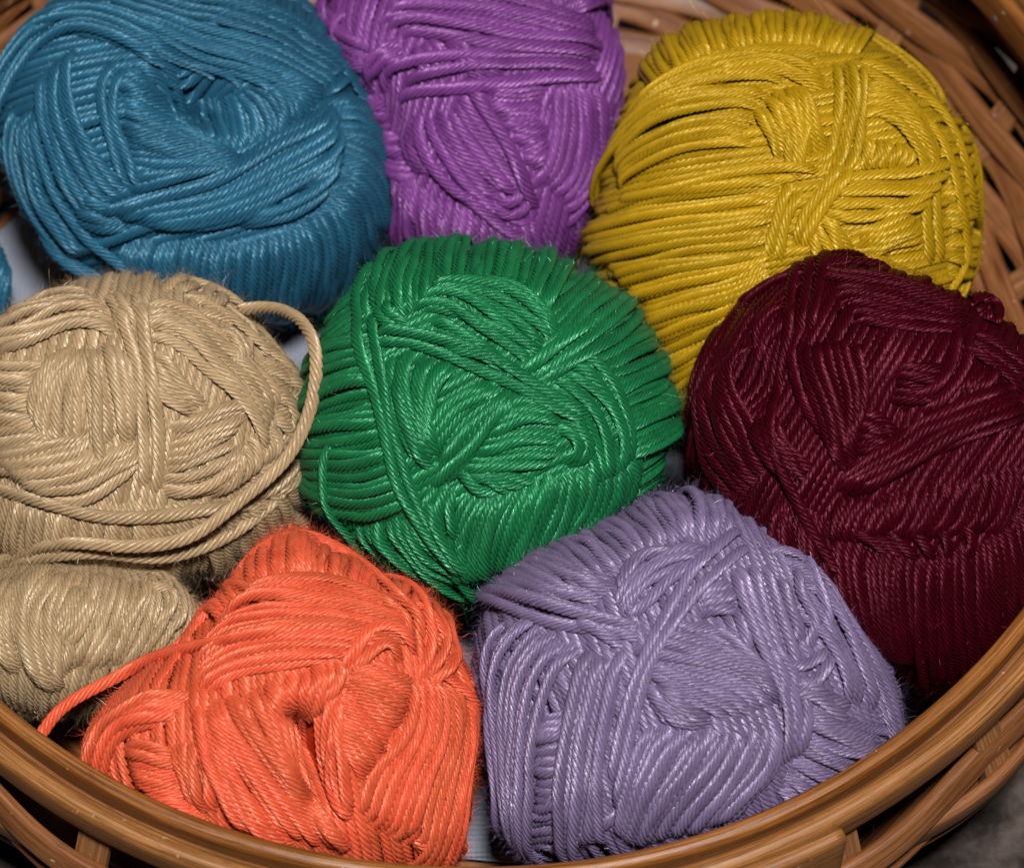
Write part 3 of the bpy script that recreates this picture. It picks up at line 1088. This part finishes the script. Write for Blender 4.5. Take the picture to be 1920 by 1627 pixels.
# ------------------------------------------------------------------ small tan
M_TAN = yarn_material('tan_cotton', (0.340, 0.195, 0.095), (0.700, 0.525, 0.310))
c = crop(0, 960, 2.0426)
O = c([(-250, 450), (-150, 280), (60, 190), (300, 170), (520, 200), (700, 260), (800, 360), (790, 520), (660, 690), (430, 780), (200, 800), (-20, 740), (-180, 620)])[0]
B = Ball('yarn_ball', (125, 1190), -0.026, O, M_TAN, 'small tan yarn ball low between the big tan ball and orange ball', strand=13.0, depth=1.15)
B.base(80)
b = lambda *r, **k: B.bundle(c(*r), **k)
b([(-100, 250), (-60, 450), (0, 640)], [(130, 190), (40, 380), (80, 640)], [(230, 190), (130, 350), (160, 560), (220, 720)], [(400, 200), (340, 420), (260, 640)], [(560, 230), (500, 430), (420, 640)], [(660, 260), (700, 360), (640, 500), (560, 600)])
b([(250, 190), (120, 330), (120, 500), (190, 690)], n=2)
b([(560, 230), (660, 270), (680, 350), (630, 460)], n=2)
b([(330, 260), (240, 380), (210, 480)], [(380, 300), (300, 450), (230, 560)])
B.fuzz(6000, 0.0018)

# ------------------------------------------------------------------ tan
c = crop(0, 480, 2.805)
O = c([(-260, 800), (-220, 600), (-100, 430), (60, 290), (250, 170), (420, 110), (560, 70), (720, 55), (900, 110), (1100, 175), (1260, 270), (1390, 390), (1480, 520), (1590, 640), (1625, 800), (1640, 950), (1610, 1120),
       (1570, 1300), (1450, 1480), (1250, 1630), (1000, 1730), (700, 1770), (300, 1740), (50, 1640), (-140, 1400), (-230, 1150)])[0]
B = Ball('yarn_ball', (240, 780), -0.014, O, M_TAN, 'large tan yarn ball with loose strands looping around it', strand=14.0, depth=0.92)
B.base(80)
b = lambda *r, **k: B.bundle(c(*r), **k)
b([(100, 1250), (80, 1400), (60, 1600)], [(700, 1280), (700, 1450), (700, 1640)], [(1250, 1250), (1350, 1400), (1400, 1540)], [(1450, 1000), (1560, 1080), (1640, 1150)])
b([(1350, 380), (1450, 500), (1520, 560)], [(1400, 600), (1520, 680), (1600, 750)], [(1420, 820), (1520, 900), (1620, 950)])
b([(1440, 560), (1550, 700), (1590, 900), (1560, 1050)], n=3)
b([(850, 150), (1000, 100)], [(1100, 260), (1200, 200)], n=4)
b([(1100, 1300), (1180, 1200), (1240, 1080)], [(1440, 1090), (1470, 980), (1440, 880)])
b([(-150, 560), (80, 570), (240, 560)], [(-150, 800), (60, 790), (200, 830)], [(-150, 1000), (80, 960), (290, 930)], [(-100, 1150), (150, 1110), (440, 1070)])
b([(800, 470), (950, 660), (1150, 810)], [(740, 560), (850, 740), (1050, 840)])
b([(380, 450), (250, 600), (180, 750), (200, 920)], [(430, 440), (330, 680), (310, 900), (320, 1070)], [(560, 430), (590, 620), (640, 850), (640, 1020)], [(660, 480), (700, 700), (700, 930)])
b([(860, 920), (1000, 870), (1250, 780), (1480, 800)], [(850, 1070), (1050, 960), (1320, 850)], [(810, 1210), (1050, 1150), (1320, 1000)], [(840, 1270), (1100, 1220), (1300, 1060)])
b([(-60, 1070), (250, 1000), (470, 930)], [(0, 1130), (300, 1110), (430, 1070), (500, 970)], [(80, 1210), (350, 1180), (590, 1060), (740, 1000)], [(180, 1290), (450, 1270), (650, 1160), (750, 1080)])
b([(720, 400), (900, 440), (1150, 650), (1300, 820), (1440, 1060)], [(740, 220), (1000, 280), (1250, 480), (1430, 700), (1460, 830)])
b([(1180, 340), (1250, 440), (1290, 570)], n=2)
b([(-100, 500), (150, 440), (350, 360), (480, 350), (640, 400)], [(-100, 400), (150, 310), (350, 260), (600, 260)], [(0, 320), (250, 190), (500, 150)])
b([(460, 420), (500, 700), (530, 1000), (590, 1190)], n=1)
b([(560, 420), (620, 720), (665, 1000)], n=1)
b([(540, 150), (610, 270), (670, 420)], [(720, 130), (720, 250), (760, 400)], n=4, rad=0.9)
b([(605, 190), (645, 330), (720, 620), (760, 900), (760, 1150), (770, 1330)], n=1)
b([(715, 180), (750, 380), (800, 650), (840, 950), (830, 1340)], n=1)
b([(-80, 1200), (200, 1290), (500, 1370), (800, 1370), (1150, 1320), (1400, 1310), (1640, 1410)], n=1, loose=True, jit=0.05, front=0.010)
b([(1610, 930), (1560, 1130), (1400, 1330), (1150, 1500), (850, 1590), (500, 1560), (200, 1590), (-80, 1640)], n=1, loose=True, jit=0.05, front=0.012)
b([(1180, 310), (1290, 275), (1420, 270), (1560, 310), (1650, 430), (1665, 600), (1630, 820), (1500, 1080), (1220, 1320), (1000, 1480), (700, 1530), (300, 1510), (-80, 1640)], n=1, loose=True, jit=0.04, front=0.026)
B.fuzz(9000, 0.0019)

# ------------------------------------------------------------------ burgundy
M_BUR = yarn_material('burgundy_cotton', (0.022, 0.0004, 0.0022), (0.070, 0.0018, 0.0078), spec=0.4, sheen=0.0)
c = crop(1240, 440, 1.849)
O = c([(72, 620), (90, 480), (160, 330), (280, 210), (440, 110), (560, 70), (700, 70), (860, 120), (1050, 200), (1200, 280), (1330, 430), (1410, 620), (1430, 850), (1400, 1080), (1320, 1290), (1180, 1470), (1000, 1570), (830, 1580), (640, 1510),
       (450, 1370), (280, 1180), (160, 980), (90, 800)])[0]
B = Ball('yarn_ball', (1635, 880), -0.010, O, M_BUR, 'dark burgundy yarn ball at the right, beside the green ball', strand=13.0, depth=0.95, dents=[(1420, 700, 55, 0.004), (1690, 780, 55, 0.004)])
B.base(60)
b = lambda *r, **k: B.bundle(c(*r), **k)
b([(400, 880), (380, 1050), (420, 1200)], [(620, 1000), (640, 1200), (700, 1450)], [(900, 1080), (900, 1300), (920, 1520)], [(1200, 1000), (1230, 1200), (1260, 1400)], [(1330, 800), (1380, 950), (1400, 1100)])
b([(150, 480), (120, 620), (150, 800), (260, 950)], [(300, 330), (240, 480), (280, 640), (380, 830)])
b([(300, 640), (350, 760), (400, 860)], [(360, 600), (430, 740), (540, 850)])
b([(420, 150), (330, 230), (250, 330)], [(450, 200), (400, 300), (330, 420)])
b([(640, 910), (610, 1000), (590, 1080)], [(900, 870), (850, 1000), (790, 1080)], [(1250, 780), (1230, 930), (1150, 1070)])
b([(620, 1020), (720, 1050), (800, 1120)], [(820, 1020), (880, 1080), (920, 1150)], [(1050, 1000), (1080, 1070), (1060, 1140)], n=6)
b([(690, 620), (770, 650), (820, 720)], [(660, 760), (740, 740), (820, 700)])
b([(820, 420), (900, 460), (1020, 470)], [(800, 560), (880, 580), (960, 560)])
b([(450, 330), (470, 520), (580, 740), (650, 840)], [(630, 320), (690, 500), (700, 620), (660, 770)])
b([(640, 270), (800, 300), (1000, 310), (1080, 290)], [(540, 110), (800, 150), (1000, 230), (1120, 290)])
b([(1040, 540), (1090, 480), (1130, 420)], [(1120, 560), (1160, 500), (1190, 450)])
b([(560, 910), (750, 770), (950, 640), (1260, 500)], [(650, 930), (850, 810), (1050, 710), (1330, 600)])
b([(850, 620), (960, 540), (1030, 430), (1060, 300)], n=2)
b([(1060, 330), (1180, 420), (1320, 540)], n=3)
b([(520, 80), (490, 200), (470, 330)], n=3)
b([(455, 180), (440, 400), (410, 620), (440, 820), (500, 980), (580, 1120), (660, 1230)], n=1)
b([(1080, 260), (1130, 235), (1160, 262), (1140, 310)], n=2, loose=True)
B.fuzz(6000, 0.0020)

# ------------------------------------------------------------------ green
M_GRN = yarn_material('green_cotton', (0.003, 0.100, 0.030), (0.016, 0.240, 0.085))
c = crop(540, 440, 2.259)
O = c([(390, 60), (560, 40), (800, 40), (1000, 60), (1200, 120), (1390, 230), (1500, 350), (1580, 520), (1620, 700), (1632, 850), (1630, 990), (1560, 1110), (1430, 1230), (1250, 1360), (1080, 1490), (880, 1570), (700, 1550), (500, 1470),
       (350, 1400), (200, 1300), (100, 1180), (62, 1030), (70, 850), (80, 650), (100, 460), (160, 330), (270, 180)])[0]
B = Ball('yarn_ball', (918, 790), -0.010, O, M_GRN, 'emerald green yarn ball in the centre of the basket', strand=13.0, depth=0.93)
B.base(30)
b = lambda *r, **k: B.bundle(c(*r), **k)
b([(1020, 420), (1200, 250), (1330, 130)], [(1200, 620), (1380, 500), (1540, 420)], [(1330, 800), (1480, 720), (1620, 660)], [(1400, 980), (1540, 920), (1640, 860)])
b([(330, 340), (320, 200), (380, 70)], [(600, 330), (620, 200), (650, 50)], [(850, 330), (900, 200), (930, 60)], [(1080, 330), (1150, 200), (1200, 100)])
b([(380, 420), (230, 440), (110, 480)], [(430, 600), (250, 640), (80, 720)], [(470, 850), (280, 900), (70, 920)], [(540, 1120), (330, 1200), (120, 1170)])
b([(200, 1230), (400, 1440), (560, 1530)], [(480, 1190), (600, 1350), (780, 1520)])
b([(1480, 900), (1480, 1050), (1420, 1190)], [(1300, 950), (1280, 1150), (1150, 1380)], [(1050, 1030), (960, 1250), (900, 1480)], [(800, 1080), (700, 1280), (720, 1500)])
b([(660, 1060), (640, 1200), (660, 1320)], n=3)
b([(1200, 470), (1340, 600), (1430, 800), (1450, 1010)], [(1080, 620), (1200, 740), (1280, 900), (1330, 1100)])
b([(370, 470), (400, 650), (560, 1000)], [(540, 470), (530, 680), (600, 960)], [(730, 510), (620, 700), (600, 930)])
b([(560, 340), (700, 400), (900, 520)], [(620, 440), (760, 500), (950, 570)])
b([(690, 1000), (800, 1080), (900, 1100)], [(770, 985), (900, 1010), (1070, 1060)], n=4)
b([(900, 790), (1000, 690), (1150, 750)], [(820, 880), (980, 800), (1190, 810)], [(680, 1000), (900, 980), (1180, 960)])
b([(600, 880), (680, 720), (880, 620)], [(620, 1080), (800, 880), (1010, 650)])
b([(480, 290), (700, 310), (980, 490), (1090, 570)], [(600, 200), (900, 215), (1080, 320), (1190, 410)])
b([(990, 590), (1180, 440), (1440, 260)], [(1070, 650), (1230, 520), (1480, 350)], n=3)
b([(560, 1100), (680, 1000), (800, 870), (960, 660)], n=1)
b([(380, 270), (420, 340), (480, 410)], n=2)
b([(1140, 790), (1230, 860), (1250, 930), (1170, 1000)], n=2)
b([(280, 430), (480, 420), (700, 485), (950, 600), (1150, 720), (1340, 800)], n=2)
b([(440, 560), (480, 700), (520, 820), (570, 960), (610, 1020)], n=1)
b([(290, 240), (330, 450), (390, 620), (430, 850), (480, 1050), (600, 1250), (820, 1500)], n=2)
b([(560, 1120), (630, 1240), (720, 1380), (800, 1460)], n=1)
B.fuzz(6000, 0.0018)

# ------------------------------------------------------------------ orange
M_ORG = yarn_material('orange_cotton', (0.680, 0.055, 0.018), (1.080, 0.205, 0.095))
c = crop(0, 960, 2.0426)
O = c([(270, 960), (310, 830), (430, 690), (640, 540), (760, 420), (850, 290), (960, 180), (1060, 110), (1140, 92), (1250, 150), (1420, 250), (1560, 290), (1690, 330), (1750, 430), (1790, 570), (1840, 700), (1852, 900), (1835, 1100), (1790, 1300),
       (1640, 1400), (1400, 1450), (1100, 1440), (800, 1370), (560, 1250), (380, 1110)])[0]
B = Ball('yarn_ball', (535, 1345), -0.019, O, M_ORG, 'bright orange yarn ball with a deep slit, against the front rim', strand=14.0, depth=0.96,
         dents=[(562, 1345, 25, 0.012), (577, 1385, 25, 0.014), (589, 1425, 25, 0.014), (598, 1465, 25, 0.014), (604, 1502, 25, 0.012)])
B.base(100)
b = lambda *r, **k: B.bundle(c(*r), **k)
b([(850, 400), (800, 380), (740, 440)], [(1000, 280), (990, 180), (1050, 100)], [(1150, 260), (1140, 170), (1150, 80)], [(1350, 320), (1350, 250), (1370, 200)], [(1600, 400), (1620, 330), (1660, 300)])
b([(740, 700), (500, 720), (350, 820), (290, 960)], [(640, 790), (480, 830), (400, 920), (380, 1020)])
b([(430, 920), (560, 900), (670, 960)], [(480, 1010), (600, 1040), (700, 1090)], [(620, 1130), (700, 1150), (800, 1200)])
b([(640, 850), (690, 1000), (730, 1150)], [(730, 850), (770, 1000), (800, 1180)])
b([(750, 870), (850, 1060), (960, 1260)], [(880, 1000), (1000, 1160), (1150, 1330)])
b([(1050, 600), (1070, 720), (1110, 810)], [(1280, 550), (1250, 680), (1190, 790)])
b([(1290, 640), (1265, 800), (1265, 950), (1310, 1150)], [(1345, 700), (1300, 850), (1300, 1000), (1340, 1200)])
b([(1270, 830), (1360, 950), (1420, 1050)], [(1320, 640), (1450, 760), (1550, 850)], [(1430, 550), (1520, 620), (1620, 660)])
b([(1310, 800), (1262, 950), (1292, 1100), (1360, 1220)], n=1)
b([(1720, 1100), (1780, 1150), (1800, 1300)], [(1560, 1250), (1640, 1300), (1660, 1400)])
b([(720, 720), (800, 950), (950, 1230)], [(860, 680), (1000, 900), (1160, 1110), (1340, 1330)], [(1020, 630), (1070, 780), (1110, 940), (1170, 1080), (1300, 1290)])
b([(1600, 600), (1560, 830), (1450, 1010), (1400, 1230)], [(1700, 600), (1710, 850), (1650, 1050), (1560, 1320)], [(1790, 640), (1830, 850), (1790, 1100), (1720, 1340)])
b([(740, 700), (950, 600), (1150, 560), (1300, 540)], [(700, 600), (900, 480), (1200, 440), (1480, 470), (1610, 530)], [(800, 450), (950, 350), (1200, 350), (1450, 400), (1620, 480)], [(900, 330), (1050, 270), (1250, 260), (1400, 320), (1590, 400)])
b([(1310, 620), (1420, 510), (1500, 480), (1610, 560)], n=2)
b([(1225, 750), (1275, 690), (1305, 600), (1290, 540)], n=1)
b([(1640, 590), (1740, 600), (1830, 720)], n=2)
b([(1630, 330), (1650, 480), (1620, 660)], [(1740, 370), (1750, 500), (1690, 650)], n=3)
b([(1440, 300), (1560, 380), (1620, 490)], n=2)
b([(700, 690), (560, 720), (430, 790), (330, 930)], n=1)
b([(60, 1060), (110, 930), (170, 830), (220, 760), (300, 705), (430, 640), (600, 555), (850, 490), (1100, 440), (1250, 430)], n=1, loose=True, jit=0.04, front=0.002)
B.fuzz(6000, 0.0022)

# ------------------------------------------------------------------ lavender
M_LAV = yarn_material('lavender_cotton', (0.128, 0.088, 0.200), (0.300, 0.226, 0.405))
c = crop(840, 900, 2.133)
O = c([(60, 690), (80, 590), (140, 490), (260, 390), (400, 295), (560, 205), (700, 125), (830, 75), (960, 45), (1100, 62), (1220, 125), (1340, 200), (1440, 260), (1520, 350), (1620, 490), (1710, 600), (1790, 730), (1835, 880), (1830, 1050),
       (1760, 1190), (1600, 1340), (1350, 1460), (1050, 1530), (750, 1560), (450, 1530), (260, 1450), (190, 1350), (140, 1180), (110, 900)])[0]
B = Ball('yarn_ball', (1285, 1285), -0.018, O, M_LAV, 'pale lavender yarn ball against the front rim, beside the orange one', strand=14.0, depth=0.93, dents=[(1350, 1160, 45, 0.003)])
B.base(110)
b = lambda *r, **k: B.bundle(c(*r), **k)
b([(260, 500), (180, 480), (130, 500)], [(480, 480), (400, 390), (330, 340)], [(650, 400), (550, 300), (480, 250)], [(900, 250), (850, 150), (780, 80)], [(1120, 230), (1120, 150), (1120, 50)])
b([(560, 520), (420, 500), (250, 440)], [(660, 430), (520, 370), (380, 320)])
b([(1400, 870), (1600, 960), (1760, 1000)], [(1420, 1000), (1550, 1060), (1720, 1100)], [(1390, 1130), (1480, 1180), (1620, 1250)], [(1330, 1230), (1400, 1300), (1480, 1380)])
b([(1250, 220), (1450, 320), (1620, 560), (1750, 800), (1800, 960)], [(1350, 340), (1480, 450), (1600, 650), (1700, 850), (1740, 970)], [(1400, 500), (1480, 600), (1560, 730), (1640, 900)])
b([(330, 980), (400, 960), (470, 940)], [(320, 1200), (390, 1190), (460, 1180)], [(310, 1480), (380, 1480), (460, 1470)])
b([(280, 500), (150, 640), (120, 800), (170, 1100), (230, 1450)], [(420, 540), (270, 750), (220, 950), (230, 1200), (290, 1480)], [(530, 620), (410, 800), (340, 1050), (320, 1280), (330, 1500)])
b([(1330, 990), (1310, 1150), (1160, 1310), (1080, 1400)], [(1100, 980), (1000, 1150), (850, 1350), (780, 1500)], [(860, 960), (760, 1080), (700, 1280), (680, 1450)])
b([(560, 640), (500, 900), (450, 1200), (450, 1500)], [(690, 620), (660, 850), (620, 1100), (600, 1500)])
b([(1010, 450), (1080, 420), (1170, 400)], [(1010, 520), (1100, 520), (1180, 490)])
b([(1080, 540), (1120, 620), (1190, 700)], [(1150, 500), (1180, 600), (1230, 700)])
b([(790, 820), (850, 930), (900, 990)], [(820, 780), (950, 900), (1090, 1000)], [(690, 660), (900, 720), (1200, 800), (1340, 930)], [(870, 590), (1050, 600), (1220, 730), (1320, 840)])
b([(640, 460), (760, 300), (950, 265), (1090, 270)], [(690, 570), (850, 420), (1080, 270)])
b([(1380, 320), (1430, 500), (1490, 660)], n=3)
b([(1120, 280), (1190, 480), (1280, 740), (1350, 920), (1360, 1190)], [(1250, 260), (1330, 500), (1420, 780), (1440, 900), (1390, 1140)], n=4)
b([(1290, 640), (1350, 780), (1400, 900)], n=2)
b([(1350, 820), (1440, 780), (1540, 680)], n=2)
b([(1360, 830), (1480, 860), (1650, 960)], n=2)
b([(190, 470), (430, 520), (650, 570), (820, 630)], n=2)
b([(480, 560), (580, 610), (700, 660)], n=1)
b([(1250, 170), (1100, 290), (930, 480), (820, 680), (740, 880), (690, 1080), (650, 1330)], n=2)
B.fuzz(6000, 0.0020)
print('yarn triangles', TRI[0])
